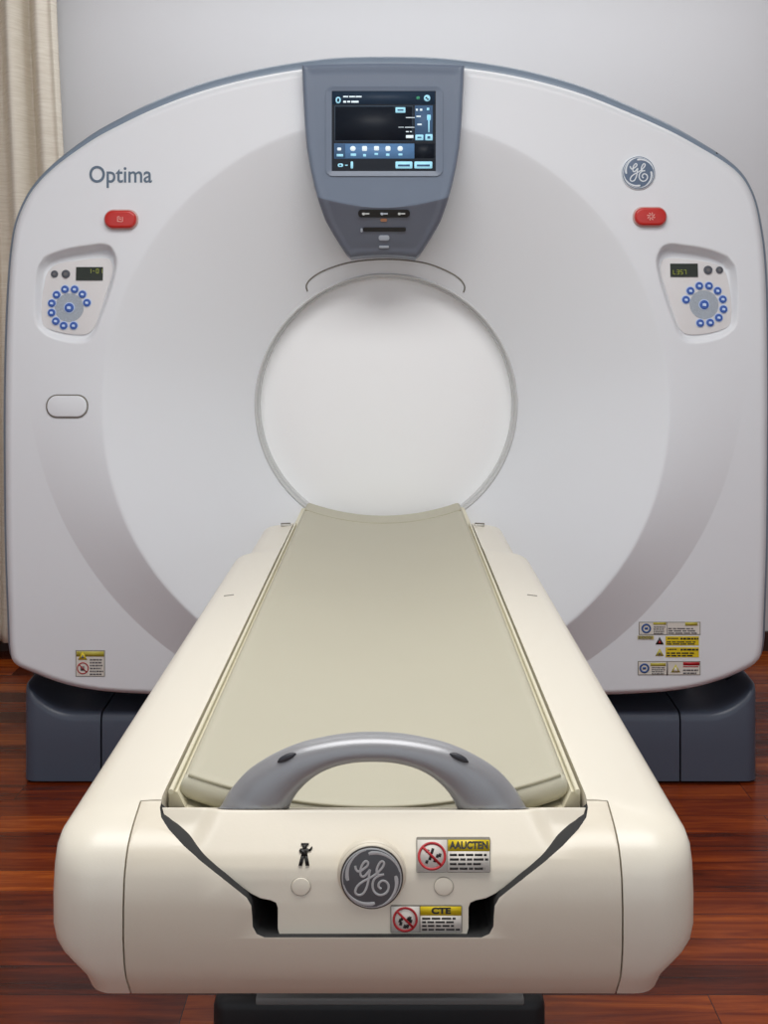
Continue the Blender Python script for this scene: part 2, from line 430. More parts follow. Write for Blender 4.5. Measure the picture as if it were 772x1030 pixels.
# thin curved seam above the bore
def fy(x,z):
    d=math.hypot(x-C0[0],z-C0[1]); th=math.atan2(z-C0[1],x-C0[0])
    rb=float(circ_dist(th,ZB,RB)); 
    if d>rb: return YG
    return funnelY((rb-d)/(rb-RIN),YG)
arc=catmull([(309,293),(308,287),(313,280),(325,272.5),(345,265.5),(366,262),(388,260.8),(410,262),(431,265.5),(450,273),(462,280.5),(467,288),(466,294)],8)
pts=[]
for px,py in arc:
    Y=3.15
    for _ in range(4):
        x,z=XZ(px,py,Y); Y=fy(x,z)
    pts.append((x,Y,z))
mesh('seam_line',*tube_data(pts,.0022,8),M['seam'],G,60)
# ---- console
def console():
    edge=[(66,303.5),(85,304.2),(100,305),(125,306.3),(148,308.3),(170,312),(188,316),(205,321),(222,327),(236,335),(248,342.5),(255,347.5),(259,352)]
    py_=[e[0] for e in edge]; pl=[e[1] for e in edge]
    NV,NU=90,64; YC=2.955
    def arcy(px): return 209-10.5*((px-385)/62)**2      # boundary of the darker lower face
    def surf(v,u):
        # v rows in py, u -1..1
        l=np.interp(v,py_,pl); cx=384.7+.4*(1); r=2*cx-l
        px=cx+(r-cx)*u
        # top and bottom edges arch up in the middle
        py=v-(2.2*(1-u*u) if v<90 else 0)*(1-(v-66)/24 if v<90 else 0)-(2.6*(1-u*u))*sst((v-240)/19)-10.5*((px-385)/62)**2*(sst((v-150)/59) if v<209 else sst((257-v)/48))*u*u**0*(1 if 1 else 0)/1.0 if 0 else v-(2.2*(1-u*u) if v<90 else 0)*(1-(v-66)/24 if v<90 else 0)-(2.6*(1-u*u))*sst((v-240)/19)-10.5*((px-385)/62)**2*((v-150)/59 if 150<v<209 else (257-v)/48 if 209<=v<257 else 0)
        return px,py
    vs=[];fs=[];mi=[]; VR=[66+143*k/64 for k in range(65)]+[209+50*k/26 for k in range(1,27)]
    for j in range(NV+1):
        v=VR[j]
        for i in range(NU+1):
            t=i/NU*2-1; u=math.copysign(1-(1-abs(t))**1.25,t)
            px,py=surf(v,u)
            # distance to the side edge in px for the rounded border
            px=385.1+(385.1-np.interp(py,py_,pl))*u
            l=np.interp(py,py_,pl); hwid=385.1-l; de=hwid*(1-abs(u)); db=min(v-66,259-v); d=min(de,db+1)
            y=YC
            if d<4: y+=.013*(1-math.sqrt(max(0,1-(1-d/4)**2)))
            else: y+=.003*sst((d-4)/6)          # slightly dished face inside the border
            a=v-209
            y+=.0016*max(0,a)*.9 if a>0 else 0
            vs.append(W(px,py,y))
    n=NU+1
    for j in range(NV):
        for i in range(NU):
            fs.append((j*n+i,j*n+i+1,(j+1)*n+i+1,(j+1)*n+i))
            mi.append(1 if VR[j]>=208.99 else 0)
    # side wall back into the gantry
    ring=[j*n for j in range(NV+1)]+[NV*n+i for i in range(1,n)]+[j*n+NU for j in range(NV-1,-1,-1)]+[i for i in range(NU-1,0,-1)]
    base=len(vs)
    for r in ring: x,y,z=vs[r]; vs.append((x,3.19,z))
    L=len(ring)
    for k in range(L):
        k2=(k+1)%L; fs.append((ring[k],ring[k2],base+k2,base+k)); mi.append(0)
    fs.append(tuple(base+k for k in range(L))); mi.append(0)
    me=bpy.data.meshes.new('console'); me.from_pydata(vs,[],fs)
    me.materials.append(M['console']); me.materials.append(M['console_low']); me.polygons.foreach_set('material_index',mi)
    bm=bmesh.new(); bm.from_mesh(me); bmesh.ops.recalc_face_normals(bm,faces=bm.faces); bm.to_mesh(me); bm.free()
    return finish('console',me,[M['console'],M['console_low']],G,30),YC+.003
CON,YS=console()
CON['label']='blue-grey shield-shaped console housing'
def R(px0,py0,px1,py1,Y,r=0,n=4):
    a=XZ(px0,py1,Y); b=XZ(px1,py0,Y); return rect(a[0],a[1],b[0],b[1],r*Y/F,n)
# screen bezel frame
def frame_data(o,i,y,yi,back):
    n=len(o); vs=[(x,back,z) for x,z in o]+[(x,y,z) for x,z in o]+[(x,yi,z) for x,z in i]+[(x,back,z) for x,z in i]; fs=[]
    for k in range(4):
        for a in range(n):
            b=(a+1)%n; k2=(k+1)%4; fs.append((k*n+a,k*n+b,k2*n+b,k2*n+a))
    return vs,fs
ys=YS-.004
vs,fs=frame_data(R(327.5,87,445,177,ys,7,6),R(334,92,437.5,171.5,ys,1,6),ys,ys+.003,YS+.01)
BZL=mesh('screen_bezel',vs,fs,M['console'],CON)
ysc=YS-.0015
SCR=plate('screen',R(333.5,91.5,438,172,ysc),YS+.006,.0075,M['s_bg'],CON,0); SCR['label']='dark touch screen showing blue menu bars'
def ui(name,items,m,dy):
    for it in items: plate(name,R(*it[:4],ysc,it[4] if len(it)>4 else 0),YS-.0014,.0004+dy,m,SCR,0,angle=0)
def mid_shapes(): pass
ui('title_bar',[(334,92,437,105)],M['s_mid'],0)
ui('scan_view',[(336.5,106.5,415,142)],M['s_ln'],.0)
ui('scan_view_area',[(337,107.2,414.5,141.4)],M['s_bg'],.0004)
ui('side_strip',[(417,106,435,141.5),(415.5,145,436,158)],M['s_side'],0)
ui('side_strip_shade',[(415.5,144.5,436.5,159)],M['s_bg'],.0003)
ui('menu_bar',[(336,144.5,416.5,159.5)],M['s_bar'],.0005)
ui('menu_tile',[(336.5,145,347,159)],M['s_side'],.0008)
ui('menu_icon',[(339,148.5,343,151.5,1),(352,147,357.5,152,2.4),(364,147,369,152,1),(376,147,381,151.5,1),(387.5,147,392.5,152,1.5),(399.5,147,405,152,2.4)],M['s_wh'],.0010)
ui('menu_caption',[(352.5,154.5,358,157),(365,155,368,157.5),(376.5,154,380,156),(388,154.5,391.5,157),(400.5,154.5,404.5,156.5),(338.5,155,345,157.5)],M['s_lt'],.0009)
ui('soft_button',[(397.5,162.5,414.5,169.5,1),(416.5,162.5,434.5,169.5,1),(397.5,108,407.5,113.5,.6),(417.5,135.5,425.5,141,.8),(427.5,135,434.8,141.2,.8)],M['s_lt'],.0010)
ui('button_caption',[(400,165.5,412,167.5),(419,165.5,432,167.5),(399.5,110,405.5,111.5),(419.5,137.6,423.5,139),(429.5,137,432.5,139.6)],M['s_side'],.0013)
ui('title_text',[(345,96.6,350,98),(351,96.6,357,98),(357.5,96.6,363.5,98),(345,101.5,348,103.4),(349,101.5,352,103.2),(353,101.5,360.5,103.4)],M['s_wh'],.0009)
ui('status_icon',[(337.5,97.5,342.5,104,2.4),(426,95.5,432.5,102,3.2),(339.5,164.5,345,168,1.6),(352.5,162.5,355,169.5,.8),(347,165.8,349.5,166.8)],M['s_lt'],.0010)
ui('status_mark',[(338.9,99,341.2,102.5,.8),(427.6,97.6,429.6,99.2,.5),(429,99.2,431,100.6,.4),(341,165.6,343.2,167,.5)],M['s_mid'],.0013)
ui('green_mark',[(418.5,97,422,100,1)],M['s_gr'],.0010)
ui('scale_line',[(408,118,417,118.7),(407,127.8,416.5,128.5),(400.5,127.8,406,128.3),(418.5,116.5,423,117.8),(419.5,124.5,424,126),(408,132,411,133),(412,132,414,133),(408,136,415.5,139),(418,109.5,420,111.5),(422,109.5,424.5,111.5)],M['s_wh'],.0008)
ui('slider',[(430.4,116,431.8,133),(429.2,115.5,433,121,.6),(429,108.5,431.5,111)],M['s_lt'],.0009)
# lower console details, on the receding lower face
def cy(py): 
    return YS+.00144*max(0,py-209)
def cplate(name,poly,py,th,m,parent,bev=0):
    y=cy(py)
    vs,fs=plate_data(poly,0,th,bev)
    z0=XZ(0,py,y)[1]; k=-.00144*F/2.97   # slope dY/dZ of the lower face
    vs=[(x,(yy if yy<-1e-6 else .012)+y+.0005+(z-z0)*k,z) for x,yy,z in vs]
    return mesh(name,vs,fs,m,parent)
def RC_(a,b,c,d,r=0): return R(a,b,c,d,cy((b+d)/2),r)
SB=cplate('button_slot',RC_(360,211,412,218.5,3.5),215,.004,M['black'],CON,.001)
for i,(a,b) in enumerate(((367,215),(385.5,215),(403,215))):
    mb=MB()
    y=cy(215)-.0038
    x,z=XZ(a,b,y); mb.plate(circle(x-.004,z,.004,12),y,.001); mb.plate(rect(x-.001,z-.0018,x+.011,z+.0018),y,.001)
    bmn=mb.build('slot_button',M['steel'] if i!=1 else M['symw'],SB)
cplate('card_slot',RC_(365,228.8,408,232.8,1.5),231,.0035,M['black'],CON,.0008)
cplate('indicator_lamp',RC_(380.5,236.8,391.5,242,2.4),239.5,.004,M['symw'],CON,.001)
cplate('lower_lamp',RC_(381,247.2,391,249.6,1),248.5,.004,M['symw'],CON,.0008)
M['amber']=mat('amber_mark',(170,120,90),.5)
cplate('amber_mark',RC_(382.5,220,389,223,1.2),221.5,.0035,M['amber'],CON)
cplate('bright_chip',RC_(362.5,229.8,364.5,233.5,.8),231.5,.0038,M['symw'],CON)
# rim joints
for px,py in ((391,62),(720.5,156)):
    x,y,z=W(px,py,3.076); tube('rim_joint',[(x-.003,y-.003,z+.006),(x+.003,y-.003,z-.006)],.0032,M['dark'],G)
# ---- emergency stops
def stadium(cx,cz,w,h,n=10): return rect(cx-w/2,cz-h/2,cx+w/2,cz+h/2,min(w,h)/2*.95,n)
for i,(px,py) in enumerate(((122,221),(653,218.3))):
    x,z=XZ(px,py,YG)
    bz=plate('stop_bezel',stadium(x,z,.090,.054),YG+.002,.007,M['bezelr'],G,.003)
    rb=plate('emergency_stop_button',stadium(x,z,.083,.047),YG,.017,M['red'],G,.007,5)
    rb['label']='red oval emergency stop button'
    mb=MB(); yy=YG-.0172
    if i==0:
        for seg in (((-.006,.006),(-.006,-.006)),((-.006,.006),(-.001,.007)),((-.006,-.006),(.006,-.007)),((.007,.006),(.007,-.006)),((-.002,0),(.004,-.001)),((-.003,.003),(.003,.004))):
            mb.tube([(x+seg[0][0],yy,z+seg[0][1]),(x+seg[1][0],yy,z+seg[1][1])],.0009,6)
    else:
        for k in range(8):
            a=2*PI*k/8+.2; mb.tube([(x+.0065*math.cos(a),yy,z+.0065*math.sin(a)),(x+.0105*math.cos(a+.35),yy,z+.0105*math.sin(a+.35))],.0011,6)
        mb.tube([(x+.0045*math.cos(2*PI*k/12),yy,z+.0045*math.sin(2*PI*k/12)) for k in range(12)],.0008,6,closed=True)
    mb.build('stop_mark',M['redmark'],rb)
# ---- oval cap
def surfY(x,z):
    d=math.hypot(x-C0[0],z-C0[1]); th=math.atan2(z-C0[1],x-C0[0])
    rb=float(circ_dist(th,ZB,RB)); rc=float(circ_dist(th,ZCc,RC)); zB=C0[1]+rb*math.sin(th)
    yb=YG-.052*sst((1.16-zB)/.6)
    if d>=rc: return YG
    if d>=rb:
        t=(d-rb)/(rc-rb); return yb+(YG-yb)*t*(1+.12*(1-t))
    return funnelY((rb-d)/(rb-RIN),yb)
sy=lambda x,z: surfY(x,z)-YG
x,z=XZ(68,408.5,YG)
plate('oval_cap_seam',stadium(x,z,.112,.062),YG+.002,.0045,M['seam'],G,.001,yf=sy)
oc=plate('oval_cap',stadium(x,z,.105,.055),YG+.002,.0075,M['gantry'],G,.003,yf=sy); oc['label']='blank white oval cap'
# ---- lettering
tx=text('lettering','Optima',.0615,*XZ(121,176.3,YG)[:1],YG-.0005,XZ(121,176.3,YG)[1],M['logo'],G,extr=.0008,bold=.0006)
w=text_w(tx.data); tgt=63*YG/F; xc=XZ(121.5,176,YG)[0]
for v in tx.data.vertices: v.co.x=xc+(v.co.x-xc)*tgt/w
tx['label']='grey Optima lettering'
# ---- round script badge
def badge(name,cx,cz,R0,y,parent,mb_,mk,bez,yf=lambda x,z:0,ringm=None):
    s=R0/295.0
    P=lambda a,b:(cx+(a-375)*s,cz-(b-370)*s)
    B=plate(name,circle(cx,cz,R0*1.10,72),y+.002,.006,bez,parent,.0025,yf=None)
    plate('badge_ring',circle(cx,cz,R0*1.045,72),y,.0048,ringm or M['darkring'],B,.0002)
    plate('badge_edge',circle(cx,cz,R0*.995,72),y,.0054,mk,B,.0002)
    plate('badge_face',circle(cx,cz,R0*.955,72),y,.0060,mb_,B,.0002)
    yy=y-.0062; mb=MB()
    st=[[(214,246),(219,276),(236,298),(262,297),(296,276),(330,248),(340,220),(328,202),(306,206),(280,240),(264,290),(266,334),(286,352),(310,342),(336,312),(358,284)],
        [(358,284),(350,330),(342,390),(326,455),(296,512),(258,532),(224,522),(214,492),(236,444),(286,402),(350,368),(406,334),(446,300),(480,262),(496,224),(484,203),(462,208),(438,244),(424,288),(430,320),(456,336),(496,330)],
        [(496,330),(452,340),(410,366),(386,410),(386,466),(410,510),(452,532),(500,522),(534,486),(540,438),(516,402),(478,392),(448,414),(442,448),(468,472)]]
    for a in st:
        q=catmull(a,6); mb.tube([(P(*p)[0],yy,P(*p)[1]) for p in q],11.5*s,8,flat=.35)
    for a0,r0 in ((97,.82),(6,.79),(-83,.82),(185,.79)):
        pts=[];rr=[]
        for k in range(25):
            t=k/24; a=math.radians(a0-84*t); r=(r0+(.945-r0)*min(1,t*1.15)**.75)*R0
            pts.append((cx+r*math.cos(a),yy,cz+r*math.sin(a))); rr.append(R0*(.062*(1-t)**.9*min(1,(t+.12)/.2)+.008))
        mb.tube(pts,rr,8,flat=.2)
    mb.build('badge_monogram',mk,B,60)
    return B
x,z=XZ(641.5,174,YG); b1=badge('round_badge',x,z,15.6*YG/F,YG-.0005,G,M['badgeb'],M['markw'],M['markw'],ringm=M['badgeb'])
b1['label']='blue-grey round badge with white script letters GE'
# ---- control panels (recessed, tilted)
def control_panel(mir):
    poly=catmull([pp(px,py,mir) for px,py in FACE],5,True)
    f=lambda x,z: float(recd(np.float64(z)))
    CP=plate('control_panel',poly,YG+.002,.006,M['keypanel'],G,.002,yf=f)
    y=lambda z,d=0: YG-.004+f(0,z)-d
    q=lambda px,py:(pp(px,py,mir,YG+.02))
    # coordinates below were read on each side separately
    if not mir:
        keys=[(65.3,291),(75,291),(83,296),(87.7,304.5),(57,296.5),(52.5,305),(52.5,314.5),(57,323),(65,327.5),(75,327.5)]; cen=(70,309.5); lcd=(76,268.5,103,282); g=[(54.3,275.5,3.6),(65.7,275.5,4.2)]
    else:
        keys=[(703,287.5),(712.7,287.5),(721.3,292.5),(726.3,301),(726.7,311),(721.7,319.5),(713,324.5),(703,325),(694,292.5),(689.3,301.5)]; cen=(707.5,306.5); lcd=(674.3,265,702,278.5); g=[(712.3,271.5,4.4),(723.8,271.5,3.6)]
    q=lambda px,py:XZ(px,py,YG+.02)
    def dpl(name,poly,d,m,par,bev=0): return plate(name,poly,YG-.004+.0002,d,m,par,bev,yf=f)
    x,z=q(*cen)
    dpl('keypad_ring',circle(x,z,.038,48),.0010,M['keyring'],CP)
    for k,(a,b) in enumerate(keys+[cen]):
        x,z=q(a,b); r=.0098 if k<len(keys) else .0120
        gl=dpl('key_halo',circle(x,z,r*1.22,24),.0014,M['keyglow'],CP)
        kk=dpl('key',circle(x,z,r,24),.0045,M['keyblue'],CP,.0015)
        rr=r*.38
        dpl('key_symbol',[(x-rr,z-rr*.7),(x+rr,z-rr*.9),(x+rr*1.1,z+rr*.5),(x,z+rr*.9),(x-rr*1.1,z+rr*.6)],.0050,M['keyglyph'],kk)
    for a,b,r in g:
        x,z=q(a,b); kk=dpl('grey_key',circle(x,z,r*3/F*1.0,24),.0042,M['keygrey'],CP,.0012)
        dpl('key_symbol',circle(x,z,r*3/F*.4,12),.0047,M['ink2'],kk)
    a=q(lcd[0],lcd[3]); b=q(lcd[2],lcd[1])
    L_=dpl('readout',rect(a[0],a[1],b[0],b[1]),.0025,M['lcd'],CP); L_['label']='dark readout window'
    def dig(cx,cz,h,seg):
        w=h*.5; S={'a':((-w/2,h/2),(w/2,h/2)),'g':((-w/2,0),(w/2,0)),'d':((-w/2,-h/2),(w/2,-h/2)),'f':((-w/2,0),(-w/2,h/2)),'b':((w/2,0),(w/2,h/2)),'e':((-w/2,-h/2),(-w/2,0)),'c':((w/2,-h/2),(w/2,0))}
        mb=MB()
        for s in seg:
            p0,p1=S[s]; mb.tube([(cx+p0[0],y(cz+p0[1],.003),cz+p0[1]),(cx+p1[0],y(cz+p1[1],.003),cz+p1[1])],.0007,5)
        return mb
    M_=MB(); W_=b[0]-a[0]; H_=b[1]-a[1]
    for k,s in ((0,'bc' if not mir else 'def'),(1,'g' if not mir else 'abgcd'),(2,'abcdef' if not mir else 'acdfg'),(3,'bc' if not mir else 'abc')):
        if not mir: cx_,cz_=a[0]+W_*(.52+.14*k),b[1]-H_*.3
        else: cx_,cz_=a[0]+W_*(.14+.13*k),a[1]+H_*.36
        d=dig(cx_,cz_,.011,s); M_.add(d.v,d.f)
    M_.build('readout_digits',M['lcdt'],L_)
    return CP
c1=control_panel(0); c1['label']='keypad panel recessed on the left'
c2=control_panel(1); c2['label']='keypad panel recessed on the right'
# ---- warning stickers
def lines(mb,x0,z0,x1,z1,n,y,th=.0004,frac=.5,seed=1):
    rr=random.Random(seed); H=(z1-z0)/n
    for i in range(n):
        zc=z1-H*(i+.5); x=x0
        end=x1-(x1-x0)*rr.uniform(0,.18)
        while x<end-1e-4:
            w=min((x1-x0)*rr.uniform(.10,.26),end-x); mb.plate(rect(x,zc-H*frac/2,x+w,zc+H*frac/2),y,th); x+=w+(x1-x0)*.035
    return mb
def ban(parent,cx,cz,r,y,figm=None,wid=.17):
    """red prohibition ring with slash"""
    mb=MB(); n=40
    o=circle(cx,cz,r,n); i=circle(cx,cz,r*(1-wid),n)
    v,f=frame_data(o,i,y-.0006,y-.0006,y); mb.add(v,f)
    a=math.radians(-45); dx,dz=math.cos(a)*r*.9,math.sin(a)*r*.9; nx,nz=-math.sin(a)*r*wid/2,math.cos(a)*r*wid/2
    mb.plate([(cx-dx-nx,cz-dz-nz),(cx+dx-nx,cz+dz-nz),(cx+dx+nx,cz+dz+nz),(cx-dx+nx,cz-dz+nz)],y,.0007)
    return mb.build('prohibition_sign',M['sred'],parent,0)
def blob(mb,pts,y,cx,cz,s,th=.0005): mb.plate([(cx+a*s,cz+b*s) for a,b in pts],y,th)
def sticker_caution(px0,py0,px1,py1,Y,head,seed,title_dark=True,split=.285):
    a=XZ(px0,py1,Y); b=XZ(px1,py0,Y)
    x0,z0,x1,z1=a[0],a[1],b[0],b[1]; w=x1-x0; h=z1-z0
    S=plate('warning_label',rect(x0,z0,x1,z1,.0015,3),Y+.004,.0046,M['labedge'],T)
    y=Y-.0006; e=.0009
    xs=x0+w*split
    mb=MB(); mb.plate(rect(x0+e,z0+e,xs-e/2,z1-e),y,.0004); mb.plate(rect(xs+e/2,z0+e,x1-e,z1-h*.36),y,.0004); mb.build('label_field',M['label'],S,0)
    MB().plate(rect(xs+e/2,z1-h*.36,x1-e,z1-e),y,.0005).build('label_header',M['yellow'],S,0)
    fig=MB(); cx=(x0+xs)/2; cz=(z0+z1)/2; r=min((xs-x0),h)*.46
    rr=random.Random(seed)
    for k in range(9):
        an=rr.uniform(0,2*PI); d=rr.uniform(.15,.62)*r; bx,bz=cx+d*math.cos(an),cz+d*math.sin(an)
        fig.plate([(bx-.0018,bz-.0012),(bx+.001,bz-.002),(bx+.002,bz+.0015),(bx-.0006,bz+.0024)],y-.0004,.0003)
    fig.build('pictogram',M['ink'],S,0)
    ban(S,cx,cz,r,y-.0005)
    t=text('label_title',head,h*.30,(xs+x1)/2,y-.0007,z1-h*.19,M['ink'],S,extr=.0002,bold=.0004)
    tw=text_w(t.data); c=(xs+x1)/2; tg=(x1-xs)*(.9 if len(head)>4 else .46)
    for v in t.data.vertices: v.co.x=c+(v.co.x-c)*tg/tw
    lines(MB(),xs+w*.03,z0+h*.06,x1-w*.03,z1-h*.40,4,y-.0003,.0003,.5,seed).build('label_text',M['ink'],S,0)
    return S
# ================================================================ PATIENT TABLE
T=empty('patient_table',(0,2.0,0),'long cream patient table with silver arched handle leading into the scanner','patient table')
lv=[ # z, half width, front y, corner radius
 (.535,.2975,1.182,.028),(.548,.2985,1.172,.028),(.558,.3005,1.164,.03),(.567,.3055,1.158,.032),(.576,.3135,1.154,.036),(.586,.3225,1.151,.04),(.596,.3290,1.149,.044),(.610,.3318,1.147,.046),(.640,.3325,1.147,.048),(.668,.3322,1.151,.048),(.684,.3312,1.159,.045),(.694,.3285,1.168,.045),(.7005,.323,1.180,.042),(.7055,.3145,1.193,.04),(.7092,.301,1.207,.035),(.7125,.275,1.220,.025),(.718,.236,1.236,.012)]
def body():
    vs=[];fs=[];N=None
    for z,w,yf,r in lv:
        step=lambda y:(0 if y<2.56 else -.024*sst((y-2.56)/.06))
        right=[]
        for k in range(13):
            y=2.93-(2.93-(yf+r))*k/13; right.append((w+step(y),y))
        # finer points round the step
        right=[(w-.024,2.93),(w-.024,2.8),(w-.024,2.70)]+[(w+step(2.64-.1*k/8),2.64-.1*k/8) for k in range(9)]+[(w,2.3),(w,2.0),(w,1.7),(w,1.5),(w,1.38)]
        for k in range(11):
            a=PI/2*k/10; right.append((w-r+r*math.cos(a),yf+r-r*math.sin(a)))
        crown=lambda x:.014*((x/(w-r))**2-1)*0
        for k in range(1,8):
            right.append(((w-r)*(1-k/8),yf))
        outl=right+[(0,yf)]+[(-x,y) for x,y in right[::-1]]
        N=len(outl)
        for x,y in outl:
            vs.append((x,y,z))
    K=len(lv)
    for k in range(K-1):
        for i in range(N):
            j=(i+1)%N; fs.append((k*N+i,k*N+j,(k+1)*N+j,(k+1)*N+i))
    fs.append(tuple(range(N))); fs.append(tuple((K-1)*N+i for i in range(N)))
    return vs,fs
bv,bf=body()
def mk(name,m): 
    return mesh(name,bv,bf,m,T,40)
XS=.2505; YSM=1.2285
L_=mk('side_cover',M['cream'])
ctr=tmp(*box_data(-.2285,.2285,1.0,3.1,.4,.9),M['cream']); boolean(L_,ctr,'DIFFERENCE'); 
reg=tmp(*box_data(-XS-.0009,XS+.0009,1.0,YSM+.0009,.4,.9),M['cream']); boolean(L_,reg,'DIFFERENCE')
Rr=L_.copy(); Rr.data=L_.data.copy(); col.objects.link(Rr)
hl=tmp(*box_data(-1,-.01,.9,3.3,.3,1)); boolean(L_,hl,'INTERSECT'); kill(hl)
hr=tmp(*box_data(.01,1,.9,3.3,.3,1)); boolean(Rr,hr,'INTERSECT'); kill(hr)
kill(ctr); kill(reg)
E_=mk('end_cover',M['panelcream'])
reg=tmp(*box_data(-XS+.0009,XS-.0009,1.0,YSM-.0009,.4,.9),M['panelcream']); boolean(E_,reg,'INTERSECT'); kill(reg)
def profile_pt(px,py,prof):
    # prof: (Y,z) points from the bottom up; find where the line of sight at height py meets it
    pys=[CY+(CAMZ-z)*F/Y for Y,z in prof][::-1]; Y=float(np.interp(py,pys,[p[0] for p in prof][::-1])); return XZ(px,py,Y)
def cov(px,py): return profile_pt(px,py,[(l[2],l[0]) for l in lv])
def dens(p):
    out=[]
    for a,b in zip(p,p[1:]): out+=[(a[0]+(b[0]-a[0])*k/3,a[1]+(b[1]-a[1])*k/3) for k in range(3)]
    return out+[p[-1]]
NV=[cov(a,b) for a,b in dens(((160.8,812),(162,822),(169.5,834),(185,851),(204,868),(223,883),(240,896.5),(248,903),(252.5,911),(253.5,922),(254,932),(258,939.5),(266,943)))]
NV=[(NV[0][0],.80)]+NV
NVf=NV+[(-x,z) for x,z in NV[::-1]]
v_=tmp(*prism_y(NVf,1.0,1.4),M['dark']); E_.data.materials.append(M['dark'])
boolean(E_,v_,'DIFFERENCE',bev=.001); kill(v_)
# cradle end panel
def front(x,z):
    ax=abs(x)
    # inner boss: steep face with a bevel on top; outside of it a broader slope
    zi=[.605,.640,.662,.672,.681,.7125]; yi=[1.153,1.158,1.1625,1.166,1.173,1.210]
    zo=[.605,.640,.662,.673,.680,.690,.700,.7125]; yo=[1.153,1.158,1.1627,1.168,1.1745,1.1905,1.2045,1.2165]
    k=sst((ax-(.158+.03*(.7125-z)/.05))/.024)
    return float(np.interp(z,zi,yi)*(1-k)+np.interp(z,zo,yo)*k)
def panel():
    NX,NZ=160,56; vs=[];fs=[]; x0,x1,z0,z1=-.24,.24,.60,.7125
    H=[[0]*(NX+1) for _ in range(NZ+1)]
    for j in range(NZ+1):
        for i in range(NX+1): H[j][i]=front(x0+(x1-x0)*i/NX, z0+(z1-z0)*j/NZ)
    for _ in range(3):
        H2=[r[:] for r in H]
        for j in range(1,NZ):
            for i in range(1,NX): H2[j][i]=(H[j][i]*4+H[j-1][i]+H[j+1][i]+H[j][i-1]+H[j][i+1])/8
        H=H2
    for j in range(NZ+1):
        for i in range(NX+1): vs.append((x0+(x1-x0)*i/NX,H[j][i],z0+(z1-z0)*j/NZ))
    n=NX+1
    for j in range(NZ):
        for i in range(NX): fs.append((j*n+i,j*n+i+1,(j+1)*n+i+1,(j+1)*n+i))
    ring=[i for i in range(n)]+[j*n+NX for j in range(1,NZ+1)]+[NZ*n+i for i in range(NX-1,-1,-1)]+[j*n for j in range(NZ-1,0,-1)]
    b=len(vs)
    for r in ring: vs.append((vs[r][0],1.258,.695 if vs[r][2]>.7 else vs[r][2]))
    L=len(ring)
    for k in range(L): fs.append((ring[k],ring[(k+1)%L],b+(k+1)%L,b+k))
    fs.append(tuple(b+k for k in range(L)))
    return mesh('end_panel',vs,fs,M['panelcream'],T,40)
EP=panel()
def onf(px,py):
    x=(px-391)/985+.016
    for _ in range(14):
        a,z=profile_pt(px,py,[(front(x,q),q) for q in [.60+.1125*k/80 for k in range(81)]]); x=(x+a)/2
    return (x,z)
PO=[onf(a,b) for a,b in dens(((163.2,813),(165.5,821),(174,833),(191,850),(212,867.5),(228,880),(241,890.5),(252,898.5),(262,903.5),(272,905.5),(277.5,908),(279.3,913),(279.3,934),(281,940)))]
PO=[(PO[0][0],.75)]+PO
v_=tmp(*prism_y(PO+[(-x,z) for x,z in PO[::-1]],1.0,1.5),M['panelcream']); boolean(EP,v_,'INTERSECT',bev=.001); kill(v_)
EP['label']='cream end panel carrying the badge and warning labels'
# dark chassis behind the gaps
rbox('chassis',-.222,.222,1.266,2.9,.545,.640,.004,M['dark'],T)
rbox('chassis_front',-.21,.21,1.2592,1.2655,.56,.648,.002,M['dark'],T)
# under-cover with soft crease: dished lower lip
# handle
def handle():
    c=[(251,832,36,.021),(255,822,34.5,.021),(259.5,811,32.5,.0205),(269,795,27.8,.020),(285,779,22,.019),(305,766,17.5,.0185),(326.5,757.5,14.2,.018),(350,752.5,12.8,.018),(375,751,12.6,.018)]
    c=c+[(750-a,b,w,d) for a,b,w,d in c[-2::-1]]
    c=catmull(c,8); YH=1.2355
    vs=[];fs=[];n=28
    P=[(W(a,b,YH)[0],W(a,b,YH)[2],w*YH/F,d) for a,b,w,d in c]
    N=len(P)
    for i,(x,z,w,d) in enumerate(P):
        a=P[max(0,i-1)];b=P[min(N-1,i+1)]; tx,tz=b[0]-a[0],b[1]-a[1]; l=math.hypot(tx,tz); tx/=l;tz/=l
        if 0:                      # feet stand flat on the panel
            k=(i if i<6 else N-1-i)/6; s=1 if i<6 else -1
            tz=tz*k+s*(1-k); tx=tx*k; l=math.hypot(tx,tz); tx/=l;tz/=l
        nx,nz=-tz,tx
        for k in range(n):
            th=2*PI*k/n; ca,sa=math.cos(th),math.sin(th)
            e=.82
            u=math.copysign(abs(ca)**e,ca); v=math.copysign(abs(sa)**e,sa)
            lean=.012*sst((.745-z)/.04)*0
            vs.append((x+nx*w*u, YH+d*v+.002*u, z+nz*w*u))
    for i in range(N-1):
        for k in range(n): k2=(k+1)%n; fs.append((i*n+k,i*n+k2,(i+1)*n+k2,(i+1)*n+k))
    fs.append(tuple(range(n))); fs.append(tuple((N-1)*n+k for k in range(n)))
    vs=[(x,y,max(z,.7130-max(0,y-1.211)*.37)) for x,y,z in vs]
    return mesh('handle',vs,fs,M['silver'],T,50),P
Hd,HP=handle(); Hd['label']='silver arched handle'
